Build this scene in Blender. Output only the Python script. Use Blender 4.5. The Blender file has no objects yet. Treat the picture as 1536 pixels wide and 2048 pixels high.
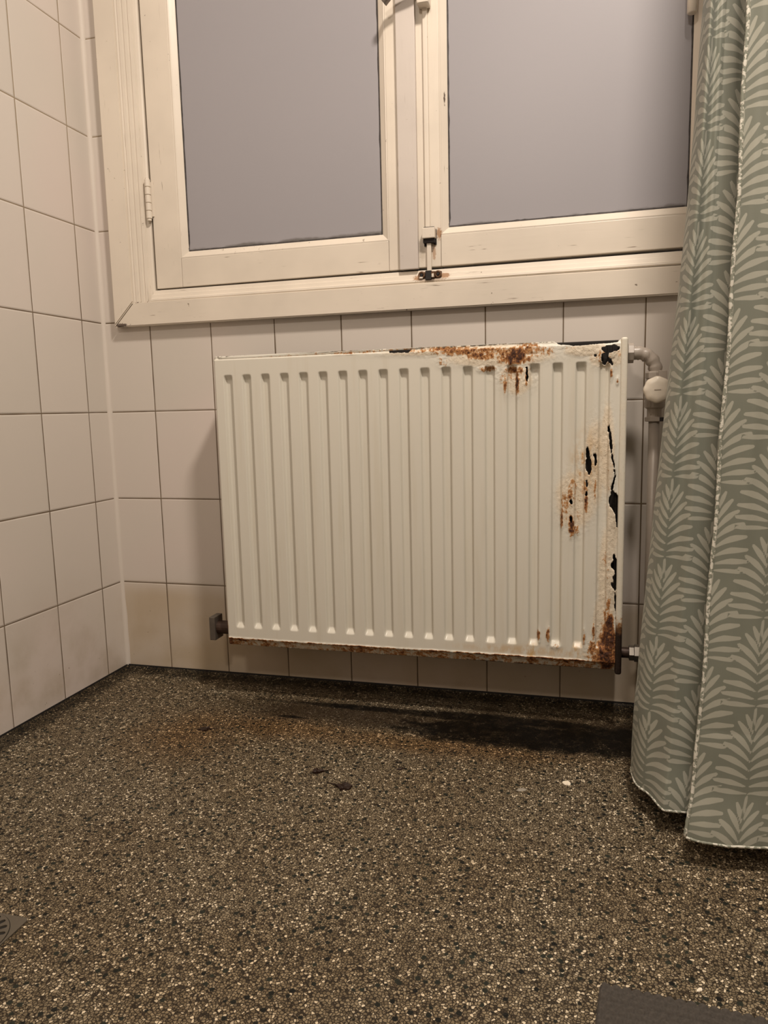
import bpy, bmesh, math, random
import numpy as np
from mathutils import Matrix, Vector
random.seed(7)
rng = np.random.RandomState(5)
scene = bpy.context.scene
C = scene.collection

# ------------------------------------------------------------------ camera
cam_d = bpy.data.cameras.new('camera')
cam = bpy.data.objects.new('camera', cam_d); C.objects.link(cam)
scene.camera = cam
R = ((0.96437589, -0.01407433, 0.26416105),
     (0.26351435, 0.13877623, -0.95462105),
     (-0.02322362, 0.99022375, 0.13754124))
m = Matrix.Identity(4)
for i in range(3):
    for j in range(3): m[i][j] = R[i][j]
m.translation = Vector((1.07228, -1.51506, 0.60078))
cam.matrix_world = m
cam_d.sensor_fit = 'VERTICAL'; cam_d.sensor_height = 24.0
cam_d.lens = 1494.78/2048*24.0
cam_d.clip_start = 0.02

# ------------------------------------------------------------------ light
world = bpy.data.worlds.new('dusk'); scene.world = world; world.use_nodes = True
world.node_tree.nodes['Background'].inputs[0].default_value = (0.35, 0.42, 0.60, 1)
world.node_tree.nodes['Background'].inputs[1].default_value = 0.25

def area(name, loc, target, size, power, col):
    d = bpy.data.lights.new(name, 'AREA'); d.shape = 'DISK'; d.size = size
    d.energy = power; d.color = col
    o = bpy.data.objects.new(name, d); C.objects.link(o)
    o.location = loc
    o.rotation_euler = (Vector(target)-Vector(loc)).to_track_quat('-Z', 'Y').to_euler()
    return o
WARM = (1.0, 0.875, 0.755)
area('ceiling_lamp_light', (1.31, -0.98, 2.34), (1.0, -0.82, 0), 0.20, 27, WARM)
area('mirror_lamp_light', (0.75, -2.20, 2.0), (0.6, 0, 1.3), 0.22, 7, WARM)

scene.view_settings.view_transform = 'Standard'
scene.view_settings.look = 'None'
scene.view_settings.gamma = 1
scene.view_settings.use_curve_mapping = False
scene.view_settings.exposure = 0.55

# ------------------------------------------------------------------ node helpers
class NT:
    def __init__(s, name):
        s.m = bpy.data.materials.new(name); s.m.use_nodes = True
        s.t = s.m.node_tree; s.b = s.t.nodes['Principled BSDF']; s.out = s.t.nodes['Material Output']
    def put(s, sock, v):
        if v is None: return
        if hasattr(v, 'is_output') or isinstance(v, bpy.types.NodeSocket): s.t.links.new(v, sock)
        elif isinstance(v, (tuple, list)): sock.default_value = tuple(v)+((1,) if len(v) == 3 and sock.type == 'RGBA' else ())
        else: sock.default_value = v
    def math(s, op, a, b=None, c=None, clamp=False):
        n = s.t.nodes.new('ShaderNodeMath'); n.operation = op; n.use_clamp = clamp
        s.put(n.inputs[0], a); s.put(n.inputs[1], b)
        if c is not None: s.put(n.inputs[2], c)
        return n.outputs[0]
    def mix(s, f, a, b, mode='MIX'):
        n = s.t.nodes.new('ShaderNodeMix'); n.data_type = 'RGBA'; n.blend_type = mode
        s.put(n.inputs[0], f); s.put(n.inputs[6], a); s.put(n.inputs[7], b)
        return n.outputs[2]
    def ramp(s, f, a, b, lo=0.0, hi=1.0):      # smooth map a..b -> lo..hi
        n = s.t.nodes.new('ShaderNodeMapRange'); n.interpolation_type = 'SMOOTHSTEP'
        s.put(n.inputs[0], f); n.inputs[1].default_value = a; n.inputs[2].default_value = b
        n.inputs[3].default_value = lo; n.inputs[4].default_value = hi
        return n.outputs[0]
    def noise(s, vec, scale, detail=3, rough=0.55, dist=0.0):
        n = s.t.nodes.new('ShaderNodeTexNoise'); s.put(n.inputs['Vector'], vec)
        n.inputs['Scale'].default_value = scale; n.inputs['Detail'].default_value = detail
        n.inputs['Roughness'].default_value = rough; n.inputs['Distortion'].default_value = dist
        return n.outputs[0]
    def vor(s, vec, scale, feat='F1', out='Distance', rnd=1.0):
        n = s.t.nodes.new('ShaderNodeTexVoronoi'); n.feature = feat; s.put(n.inputs['Vector'], vec)
        n.inputs['Scale'].default_value = scale; n.inputs['Randomness'].default_value = rnd
        return n.outputs[out]
    def pos(s):
        return s.t.nodes.new('ShaderNodeNewGeometry').outputs['Position']
    def sep(s, v):
        n = s.t.nodes.new('ShaderNodeSeparateXYZ'); s.put(n.inputs[0], v); return n.outputs
    def comb(s, x, y, z):
        n = s.t.nodes.new('ShaderNodeCombineXYZ'); s.put(n.inputs[0], x); s.put(n.inputs[1], y); s.put(n.inputs[2], z); return n.outputs[0]
    def map(s, v, scale=(1,1,1), loc=(0,0,0), rot=(0,0,0)):
        n = s.t.nodes.new('ShaderNodeMapping'); s.put(n.inputs[0], v)
        n.inputs['Scale'].default_value = scale; n.inputs['Location'].default_value = loc; n.inputs['Rotation'].default_value = rot
        return n.outputs[0]
    def attr(s, name):
        n = s.t.nodes.new('ShaderNodeAttribute'); n.attribute_name = name; return n.outputs['Fac']
    def bump(s, h, strength=0.3, dist=0.001, normal=None):
        n = s.t.nodes.new('ShaderNodeBump'); n.inputs['Strength'].default_value = strength
        n.inputs['Distance'].default_value = dist; s.put(n.inputs['Height'], h)
        if normal is not None: s.put(n.inputs['Normal'], normal)
        return n.outputs[0]
    def white(s, v):
        n = s.t.nodes.new('ShaderNodeTexWhiteNoise'); s.put(n.inputs[0], v); return n.outputs[0]
    def set(s, color=None, rough=None, normal=None, metal=None, spec=None, **k):
        s.put(s.b.inputs['Base Color'], color); s.put(s.b.inputs['Roughness'], rough)
        s.put(s.b.inputs['Normal'], normal); s.put(s.b.inputs['Metallic'], metal)
        s.put(s.b.inputs['Specular IOR Level'], spec)
        for a, v in k.items(): s.put(s.b.inputs[a.replace('_', ' ')], v)
        return s.m

def simple(name, col, rough=0.5, metal=0.0, nscale=60, var=0.12, bump=0.1):
    n = NT(name); p = n.pos(); f = n.noise(p, nscale, 4)
    a = tuple(c*(1-var) for c in col); b = tuple(min(1, c*(1+var)) for c in col)
    return n.set(n.mix(f, a, b), rough, n.bump(f, bump, 0.0006), metal)

# ------------------------------------------------------------------ materials
def tile_material(name, axis, origin):
    n = NT(name); p = n.pos(); x, y, z = n.sep(p)
    h = x if axis == 'x' else y
    u = n.math('DIVIDE', n.math('SUBTRACT', h, origin), 0.15)
    v = n.math('DIVIDE', n.math('SUBTRACT', z, 0.206), 0.2)
    wob = n.math('MULTIPLY', n.math('SUBTRACT', n.noise(p, 9, 3), 0.5), 0.0016)
    def line(t, size, w):
        f = n.math('ABSOLUTE', n.math('SUBTRACT', n.math('FRACT', n.math('ADD', t, 0.5)), 0.5))
        d = n.math('ADD', n.math('MULTIPLY', f, size), wob)
        return d
    du = line(u, 0.15, 0); dv = n.math('ADD', line(v, 0.2, 0), n.math('LESS_THAN', z, 0.05))
    d = n.math('MINIMUM', du, dv)
    grout = n.ramp(d, 0.0008, 0.0017, 1.0, 0.0)
    edge = n.ramp(d, 0.0010, 0.0038, 0.0, 1.0)
    cell = n.white(n.comb(n.math('FLOOR', u), n.math('FLOOR', v), 3.0))
    broad = n.noise(p, 2.2, 2)
    tile = n.mix(cell, (0.60, 0.555, 0.50), (0.655, 0.60, 0.545))
    tile = n.mix(n.ramp(broad, 0.42, 0.66), tile, (0.66, 0.585, 0.54))
    # soap scum and dirt spots that gather on the lowest row of tiles
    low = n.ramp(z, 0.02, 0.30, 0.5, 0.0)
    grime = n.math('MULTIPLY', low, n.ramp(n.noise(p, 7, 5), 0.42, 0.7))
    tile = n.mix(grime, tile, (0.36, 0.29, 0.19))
    if axis == 'x':                       # yellower, darker tone on the row nearest the floor
        row_tint = n.math('MULTIPLY', n.ramp(z, 0.17, 0.225, 1.0, 0.0), n.ramp(n.noise(p, 4, 4), 0.25, 0.6, 0.25, 0.60))
        tile = n.mix(row_tint, tile, (0.44, 0.33, 0.19))
    spots = n.math('MULTIPLY', n.ramp(n.noise(n.map(p, loc=(3, 1, 2)), 90, 3, 0.6), 0.69, 0.74), n.ramp(z, 0.05, 0.25, 0.7, 0.0))
    tile = n.mix(spots, tile, (0.10, 0.06, 0.03))
    gcol = n.mix(n.noise(p, 14, 4), (0.05, 0.030, 0.018), (0.24, 0.18, 0.115))
    vert = n.math('GREATER_THAN', dv, du)
    gcol = n.mix(n.math('MULTIPLY', n.ramp(z, 0.75, 1.2, 0.0, 0.7), 1.0), gcol, (0.36, 0.29, 0.20))
    col = n.mix(grout, tile, gcol)
    rough = n.math('ADD', n.math('MULTIPLY', grout, 0.5), n.ramp(n.noise(p, 5, 3), 0.3, 0.7, 0.32, 0.5))
    hgt = n.math('ADD', edge, n.math('MULTIPLY', n.noise(p, 25, 2), 0.12))
    return n.set(col, rough, n.bump(hgt, 0.5, 0.0012))

def paint_material(name, col=(0.73, 0.66, 0.565), stain=0.5, grain='z', spots=()):
    n = NT(name); p = n.pos()
    sc = {'z': (1, 1, 0.08), 'x': (0.08, 1, 1)}[grain]
    gr = n.noise(n.map(p, sc), 120, 4, 0.6)
    broad = n.noise(p, 6, 3)
    c = n.mix(n.ramp(broad, 0.35, 0.7), col, tuple(q*0.90 for q in col))
    # hairline cracks and little chips in the old oil paint
    crack = n.ramp(n.noise(n.map(p, {'z': (1, 1, 0.05), 'x': (0.05, 1, 1)}[grain], (2, 5, 1)), 200, 3, 0.7), 0.62, 0.67)
    area_m = n.ramp(n.noise(n.map(p, loc=(8, 2, 4)), 9, 3), 0.53, 0.66)
    c = n.mix(n.math('MULTIPLY', n.math('MULTIPLY', crack, area_m), stain), c, (0.16, 0.11, 0.07))
    chip = n.ramp(n.noise(n.map(p, loc=(1, 9, 3)), 75, 4, 0.65), 0.70, 0.725)
    c = n.mix(n.math('MULTIPLY', chip, 0.8*stain), c, (0.13, 0.09, 0.055))
    x, y, z = n.sep(p)
    for cx, cz, ax, az, cc, k in spots:        # rust runs and knocks at known places
        a = n.math('DIVIDE', n.math('SUBTRACT', x, cx), ax); bb = n.math('DIVIDE', n.math('SUBTRACT', z, cz), az)
        rr = n.math('ADD', n.math('SQRT', n.math('ADD', n.math('MULTIPLY', a, a), n.math('MULTIPLY', bb, bb))), n.math('MULTIPLY', n.math('SUBTRACT', n.noise(p, 240, 4, 0.65), 0.5), 2.2))
        c = n.mix(n.ramp(rr, 0.6, 1.15, k, 0.0), c, cc)
    return n.set(c, 0.36, n.bump(n.math('ADD', n.math('MULTIPLY', gr, 0.6), n.math('MULTIPLY', broad, 0.8)), 0.28, 0.001))

def floor_material():
    n = NT('floor_terrazzo'); p = n.pos(); x, y, z = n.sep(p)
    pp = n.comb(x, y, n.math('MULTIPLY', z, 1.0))
    wp = n.t.nodes.new('ShaderNodeVectorMath'); wp.operation = 'ADD'
    nz = n.t.nodes.new('ShaderNodeTexNoise'); nz.inputs['Scale'].default_value = 260; n.put(nz.inputs['Vector'], pp)
    sc = n.t.nodes.new('ShaderNodeVectorMath'); sc.operation = 'SCALE'; n.t.links.new(nz.outputs['Color'], sc.inputs[0]); sc.inputs['Scale'].default_value = 0.0022
    n.t.links.new(pp, wp.inputs[0]); n.t.links.new(sc.outputs[0], wp.inputs[1]); q = wp.outputs[0]
    e = n.vor(q, 285, 'DISTANCE_TO_EDGE', 'Distance')
    cc = n.t.nodes.new('ShaderNodeTexVoronoi'); n.put(cc.inputs['Vector'], q); cc.inputs['Scale'].default_value = 285
    r, g, b = n.sep(cc.outputs['Color'])
    stone = n.mix(r, (0.105, 0.080, 0.048), (0.28, 0.225, 0.145))
    stone = n.mix(n.ramp(g, 0.80, 0.97), stone, (0.68, 0.58, 0.42))
    stone = n.mix(n.ramp(b, 0.80, 0.93), stone, (0.045, 0.034, 0.022))
    col = n.mix(n.ramp(e, 0.03, 0.20), (0.020, 0.014, 0.008), stone)
    # scattered larger dark green-black chips
    d2 = n.t.nodes.new('ShaderNodeTexVoronoi'); n.put(d2.inputs['Vector'], q); d2.inputs['Scale'].default_value = 95
    r2, g2, b2 = n.sep(d2.outputs['Color'])
    dm = n.math('MULTIPLY', n.ramp(d2.outputs['Distance'], 0.26, 0.36, 1.0, 0.0), n.math('GREATER_THAN', r2, 0.58))
    col = n.mix(dm, col, n.mix(g2, (0.004, 0.004, 0.003), (0.020, 0.023, 0.016)))
    # large scale tone: worn / ingrained
    tone = n.noise(p, 3.0, 3)
    col = n.mix(n.ramp(tone, 0.40, 0.65, 0.0, 0.35), col, n.mix(1.0, col, (0.72, 0.60, 0.45), 'MULTIPLY'))
    # rust-orange stain in front of the radiator
    def blob(cx, cy, ax, ay, soft=0.5, nsc=14, amp=0.9):
        a = n.math('DIVIDE', n.math('SUBTRACT', x, cx), ax); bb = n.math('DIVIDE', n.math('SUBTRACT', y, cy), ay)
        rr = n.math('SQRT', n.math('ADD', n.math('MULTIPLY', a, a), n.math('MULTIPLY', bb, bb)))
        rr = n.math('ADD', rr, n.math('MULTIPLY', n.math('SUBTRACT', n.noise(n.map(p, loc=(cx, cy, 1)), nsc, 4, 0.62), 0.5), amp))
        return n.ramp(rr, 1-soft, 1+soft*0.3, 1.0, 0.0)
    o1 = n.math('MAXIMUM', blob(0.50, -0.235, 0.22, 0.065, 0.8), blob(0.33, -0.30, 0.14, 0.14, 0.9))
    o1 = n.math('MAXIMUM', o1, blob(0.80, -0.25, 0.34, 0.05, 0.9))
    col = n.mix(n.math('MULTIPLY', o1, 0.60), col, n.mix(1.0, col, (0.80, 0.50, 0.20), 'MULTIPLY'))
    # brown film and black wet sludge under the radiator
    br = n.math('MAXIMUM', blob(0.62, -0.150, 0.34, 0.065, 0.7), blob(1.00, -0.145, 0.32, 0.100, 0.6))
    col = n.mix(n.math('MULTIPLY', br, 0.82), col, (0.022, 0.013, 0.006))
    bk = n.math('MAXIMUM', blob(0.97, -0.180, 0.27, 0.055, 0.25, 20, 1.3), blob(0.68, -0.112, 0.30, 0.014, 0.4, 20, 1.3))
    bk = n.math('MAXIMUM', bk, blob(0.90, -0.112, 0.24, 0.022, 0.3, 22, 1.3))
    bk = n.math('MAXIMUM', bk, blob(1.14, -0.165, 0.16, 0.075, 0.3, 20, 1.0))
    bk = n.math('MAXIMUM', bk, blob(0.50, -0.185, 0.04, 0.008, 0.4, 30, 1.2))
    col = n.mix(n.math('MULTIPLY', bk, n.ramp(n.noise(p, 55, 4, 0.7), 0.45, 0.62, 0.98, 0.72)), col, (0.003, 0.0024, 0.0018))
    # floor colour darkens towards the coved rim along the walls, mottled
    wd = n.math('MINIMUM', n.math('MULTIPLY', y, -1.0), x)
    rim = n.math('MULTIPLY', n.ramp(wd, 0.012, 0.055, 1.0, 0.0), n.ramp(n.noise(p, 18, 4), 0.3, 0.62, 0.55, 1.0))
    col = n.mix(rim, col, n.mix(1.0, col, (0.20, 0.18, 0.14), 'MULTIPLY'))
    hgt = n.ramp(e, 0.0, 0.2)
    nb = n.bump(hgt, 0.35, 0.0006)
    rough = n.math('SUBTRACT', n.ramp(n.noise(p, 9, 3), 0.3, 0.7, 0.45, 0.65), n.math('MULTIPLY', bk, 0.15))
    # floor is darkest nearest the wall, fading out into the room
    return n.set(col, rough, nb, 0.0, 0.22)

def rust_stack(n, base, rust, peel, yel, p):
    """old enamel with blistered paint, rust bloom and dark pits driven by masks"""
    fine = n.noise(p, 210, 5, 0.7)
    mid = n.noise(n.map(p, (1, 1, 0.45)), 85, 5, 0.68)
    tint = n.noise(p, 40, 3)
    col = n.mix(n.math('MULTIPLY', n.ramp(n.math('ADD', peel, n.math('MULTIPLY', mid, 0.4)), 0.45, 0.8), 0.6), base, (0.74, 0.62, 0.46))
    col = n.mix(n.math('MULTIPLY', yel, n.ramp(mid, 0.35, 0.6)), col, (0.52, 0.30, 0.085))
    pe = n.math('MULTIPLY', peel, n.ramp(fine, 0.57, 0.66))
    col = n.mix(n.math('MULTIPLY', pe, 0.6), col, (0.30, 0.19, 0.10))
    t = n.math('ADD', n.math('MULTIPLY', rust, 0.50), n.math('MULTIPLY', mid, 0.80))
    t = n.math('ADD', t, n.math('MULTIPLY', fine, 0.55))
    halo = n.ramp(t, 0.95, 1.06)
    rc = n.mix(n.ramp(t, 1.03, 1.17), (0.46, 0.23, 0.08), n.mix(n.ramp(tint, 0.35, 0.65), (0.25, 0.085, 0.022), (0.13, 0.042, 0.013)))
    col = n.mix(n.math('MULTIPLY', halo, n.ramp(rust, 0.05, 0.25)), col, rc)
    dark = n.math('MULTIPLY', n.ramp(t, 1.12, 1.23), n.ramp(rust, 0.2, 0.4))
    col = n.mix(dark, col, (0.050, 0.017, 0.007))
    bh = n.math('MULTIPLY', n.math('MAXIMUM', peel, rust), n.math('ADD', mid, n.math('MULTIPLY', fine, 0.7)))
    return col, halo, bh

def radiator_material():
    n = NT('radiator_enamel'); p = n.pos()
    rust = n.attr('rust'); peel = n.attr('peel'); yel = n.attr('yellow')
    base = n.mix(n.noise(p, 5, 2), (0.66, 0.635, 0.555), (0.69, 0.66, 0.58))
    dust = n.ramp(n.noise(n.map(p, (1, 1, 0.06)), 60, 3), 0.5, 0.75, 0.0, 0.25)
    base = n.mix(dust, base, (0.55, 0.49, 0.37))
    col, halo, bh = rust_stack(n, base, rust, peel, yel, p)
    rough = n.math('ADD', 0.30, n.math('MULTIPLY', halo, 0.5))
    return n.set(col, rough, n.bump(bh, 0.8, 0.0028))

def side_material():
    n = NT('radiator_side_enamel'); p = n.pos(); x, y, z = n.sep(p)
    nn = n.noise(p, 22, 4)
    a = n.ramp(z, 0.15, 0.30, 1.0, 0.0)
    b = n.math('MULTIPLY', n.ramp(z, 0.62, 0.72, 0.0, 0.35), 1.0)
    rust = n.math('MAXIMUM', a, b)
    rust = n.math('MAXIMUM', rust, n.ramp(nn, 0.60, 0.75, 0, 0.5))
    col, halo, bh = rust_stack(n, (0.67, 0.64, 0.55), rust, 0.35, 0.0, p)
    low = n.ramp(n.math('ADD', z, n.math('MULTIPLY', n.math('SUBTRACT', nn, 0.5), 0.06)), 0.180, 0.215, 1.0, 0.0)
    right = n.ramp(x, 1.0, 1.1)
    col = n.mix(n.math('MULTIPLY', low, right), col, (0.016, 0.008, 0.005))
    return n.set(col, 0.45, n.bump(bh, 0.6, 0.002))

M = {}
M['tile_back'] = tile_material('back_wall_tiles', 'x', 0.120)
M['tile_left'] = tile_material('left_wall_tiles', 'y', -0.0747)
M['plaster'] = simple('rear_plaster', (0.40, 0.36, 0.31), 0.7, 0, 8)
M['ceiling'] = simple('ceiling_paint', (0.72, 0.69, 0.64), 0.8, 0, 8)
RST, DRK = (0.32, 0.14, 0.035), (0.05, 0.025, 0.015)
M['paint_v'] = paint_material('window_paint_upright', grain='z', stain=0.7, spots=((0.7795, 0.940, 0.006, 0.012, RST, 0.8), (0.7690, 0.905, 0.004, 0.016, RST, 0.6),
    (0.745, 0.905, 0.006, 0.016, (0.42, 0.36, 0.27), 0.4), (0.792, 1.19, 0.0015, 0.012, DRK, 0.9)))
M['paint_h'] = paint_material('window_paint_level', grain='x', stain=1.0, spots=((0.105, 0.8520, 0.0035, 0.009, (0.10, 0.03, 0.015), 0.95), (0.740, 0.856, 0.012, 0.006, RST, 0.8), (0.790, 0.858, 0.012, 0.006, RST, 0.8),
    (0.765, 0.850, 0.035, 0.004, (0.30, 0.20, 0.12), 0.6), (0.060, 0.7975, 0.018, 0.004, DRK, 0.9), (0.10, 0.8465, 0.03, 0.002, DRK, 0.8)))
M['astragal'] = paint_material('cover_strip_paint', (0.60, 0.545, 0.50), 0.3, 'z')
M['floor'] = floor_material()
M['enamel'] = radiator_material()
M['side'] = side_material()
M['core'] = simple('dark_corroded_steel', (0.018, 0.014, 0.012), 0.75, 0.3, 90, 0.5, 0.4)
M['brown_steel'] = simple('brown_rusted_steel', (0.060, 0.036, 0.026), 0.5, 0.4, 140, 0.5, 0.4)
M['grey_steel'] = simple('grey_plate_steel', (0.16, 0.14, 0.12), 0.45, 0.6, 90, 0.3, 0.3)
M['chrome'] = simple('worn_chrome', (0.36, 0.33, 0.29), 0.38, 0.9, 120, 0.15, 0.1)
M['pipe'] = simple('grey_painted_pipe', (0.36, 0.315, 0.27), 0.42, 0.1, 40, 0.12, 0.1)
M['valve'] = paint_material('old_valve_paint', (0.42, 0.37, 0.32), 1.0, 'z')
M['cap'] = simple('white_plastic', (0.76, 0.69, 0.58), 0.35, 0, 30, 0.04, 0.03)
M['mark'] = simple('grey_moulded_mark', (0.42, 0.36, 0.30), 0.5, 0, 30, 0.05, 0.03)
M['black'] = simple('black_gap', (0.012, 0.010, 0.009), 0.7, 0, 90, 0.3, 0.2)
M['seal'] = simple('dirty_glazing_putty', (0.045, 0.038, 0.036), 0.7, 0, 160, 0.8, 0.4)
M['silicone'] = simple('corner_sealant', (0.625, 0.57, 0.51), 0.6, 0, 12, 0.05, 0.15)
M['hinge'] = paint_material('painted_hinge', (0.73, 0.66, 0.565), 0.6, 'z')
M['rusty_fit'] = simple('rusty_window_fitting', (0.11, 0.055, 0.025), 0.6, 0.2, 260, 0.8, 0.6)
M['handle'] = simple('grey_window_handle', (0.30, 0.27, 0.25), 0.35, 0.6, 50, 0.1, 0.1)
M['drain'] = simple('brushed_drain_steel', (0.15, 0.13, 0.10), 0.50, 0.6, 110, 0.15, 0.1)
M['mat'] = simple('grey_knotted_cotton', (0.058, 0.050, 0.042), 0.95, 0, 420, 0.45, 0.8)
M['flake'] = simple('dark_rust_flake', (0.020, 0.008, 0.005), 0.30, 0.2, 420, 0.7, 0.8)
M['chip_white'] = simple('fallen_paint', (0.80, 0.72, 0.58), 0.45, 0, 120, 0.1, 0.2)
M['chip_grey'] = simple('dirty_fallen_paint', (0.30, 0.27, 0.22), 0.5, 0, 120, 0.2, 0.2)

def glass_material():
    n = NT('frosted_glass'); p = n.pos(); x, y, z = n.sep(p)
    v = n.noise(p, 380, 2)
    col = n.mix(n.noise(p, 2.2, 2), (0.345, 0.335, 0.360), (0.38, 0.365, 0.39))
    # film of mould creeping up from the bottom edge
    edge = n.math('ADD', n.math('SUBTRACT', z, 0.9525), n.math('MULTIPLY', n.math('SUBTRACT', n.noise(p, 16, 4), 0.5), -0.020))
    col = n.mix(n.ramp(edge, 0.0, 0.006, 0.75, 0.0), col, (0.11, 0.10, 0.085))
    return n.set(col, 0.42, n.bump(v, 0.12, 0.0004), 0.0, 0.35, Transmission_Weight=0.12)
M['glass'] = glass_material()

def curtain_mats():
    n = NT('printed_curtain_cloth'); p = n.pos()
    weave = n.noise(p, 1500, 1)
    ground = n.mix(n.noise(p, 7, 2), (0.165, 0.175, 0.140), (0.188, 0.198, 0.158))
    leaf = n.mix(n.noise(p, 40, 2), (0.335, 0.335, 0.280), (0.375, 0.372, 0.31))
    d = n.math('ADD', n.attr('leaf'), n.math('MULTIPLY', n.math('SUBTRACT', n.noise(p, 300, 2), 0.5), 0.0004))
    n.set(n.mix(n.ramp(d, -0.0003, 0.0003, 1.0, 0.0), ground, leaf), 0.60, n.bump(weave, 0.15, 0.0003), 0.0, 0.4, Sheen_Weight=0.1)
    h = NT('curtain_hem'); p = h.pos()
    f = h.ramp(h.noise(p, 190, 2), 0.46, 0.56)
    h.set(h.mix(f, (0.24, 0.25, 0.20), (0.66, 0.64, 0.56)), 0.6, h.bump(f, 0.3, 0.0006), 0, 0.4)
    return n.m, h.m
M['cloth'], M['hem'] = curtain_mats()

# ------------------------------------------------------------------ mesh helpers
def link(name, me, mat, parent=None, smooth=False):
    o = bpy.data.objects.new(name, me); C.objects.link(o)
    if mat is not None:
        for mm in (mat if isinstance(mat, (list, tuple)) else [mat]): me.materials.append(mm)
    if smooth: me.polygons.foreach_set('use_smooth', [True]*len(me.polygons))
    if parent is not None: o.parent = parent
    return o
def obj(name, bm, mat, parent=None, smooth=False):
    me = bpy.data.meshes.new(name); bmesh.ops.recalc_face_normals(bm, faces=bm.faces)
    bm.to_mesh(me); bm.free(); return link(name, me, mat, parent, smooth)
def grid_obj(name, co, faces, mat, parent=None, smooth=True):
    me = bpy.data.meshes.new(name); me.from_pydata([tuple(c) for c in co], [], [tuple(f) for f in faces]); me.update()
    return link(name, me, mat, parent, smooth)
def bx(bm, x0, x1, y0, y1, z0, z1, bev=0.0, seg=2):
    r = bmesh.ops.create_cube(bm, size=1.0)
    vs = r['verts']
    bmesh.ops.scale(bm, verts=vs, vec=(abs(x1-x0), abs(y1-y0), abs(z1-z0)))
    bmesh.ops.translate(bm, verts=vs, vec=((x0+x1)/2, (y0+y1)/2, (z0+z1)/2))
    if bev > 0:
        es = list({e for v in vs for e in v.link_edges})
        bmesh.ops.bevel(bm, geom=es, offset=bev, segments=seg, affect='EDGES', profile=0.6)
def box(name, x0, x1, y0, y1, z0, z1, mat, parent=None, bev=0.0015):
    bm = bmesh.new(); bx(bm, x0, x1, y0, y1, z0, z1, bev); return obj(name, bm, mat, parent)
def tube(bm, pts, rad, n=20, cap=True):
    pts = [Vector(p) for p in pts]
    rads = rad if isinstance(rad, (list, tuple)) else [rad]*len(pts)
    t0 = (pts[1]-pts[0]).normalized(); up = Vector((0, 1, 0)) if abs(t0.y) < 0.9 else Vector((1, 0, 0))
    a = t0.cross(up).normalized(); rings = []
    for i, p in enumerate(pts):
        t = (pts[min(i+1, len(pts)-1)]-pts[max(i-1, 0)]).normalized()
        a = (a - t*a.dot(t)).normalized(); b = t.cross(a)
        rings.append([bm.verts.new(p+(a*math.cos(2*math.pi*k/n)+b*math.sin(2*math.pi*k/n))*rads[i]) for k in range(n)])
    for i in range(len(rings)-1):
        for k in range(n): bm.faces.new((rings[i][k], rings[i][(k+1) % n], rings[i+1][(k+1) % n], rings[i+1][k]))
    if cap: bm.faces.new(rings[0][::-1]); bm.faces.new(rings[-1])
def lathe(bm, prof, org, axis='z', n=32, rfun=None):
    """prof: (radius, height along axis)"""
    rings = []
    for r, h in prof:
        ring = []
        for k in range(n):
            a = 2*math.pi*k/n; rr = r*(rfun(a) if rfun else 1)
            c, s = rr*math.cos(a), rr*math.sin(a)
            q = {'z': (c, s, h), 'y': (c, h, s), 'x': (h, c, s)}[axis]
            ring.append(bm.verts.new((org[0]+q[0], org[1]+q[1], org[2]+q[2])))
        rings.append(ring)
    for i in range(len(rings)-1):
        for k in range(n): bm.faces.new((rings[i][k], rings[i][(k+1) % n], rings[i+1][(k+1) % n], rings[i+1][k]))
    bm.faces.new(rings[0][::-1]); bm.faces.new(rings[-1])
def empty(name, loc, label=None, cat=None, kind=None, group=None):
    o = bpy.data.objects.new(name, None); C.objects.link(o); o.location = loc; o.empty_display_size = 0.05
    tag(o, label, cat, kind, group); return o
def tag(o, label=None, cat=None, kind=None, group=None):
    if label: o['label'] = label
    if cat: o['category'] = cat
    if kind: o['kind'] = kind
    if group: o['group'] = group
    return o
def adopt(root):
    """children were built in world space: compensate the root's own location"""
    for ch in root.children:
        ch.matrix_parent_inverse = Matrix.Translation(-Vector(root.location))
def ring(bm, x0, x1, z0, z1, prof):
    """mitred rectangular moulding; prof = [(inset, y)...] swept round the rectangle"""
    loops = []
    for ins, y in prof:
        loops.append([bm.verts.new(v) for v in ((x0+ins, y, z0+ins), (x1-ins, y, z0+ins), (x1-ins, y, z1-ins), (x0+ins, y, z1-ins))])
    for a, b in zip(loops, loops[1:]):
        for k in range(4): bm.faces.new((a[k], a[(k+1) % 4], b[(k+1) % 4], b[k]))
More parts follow.
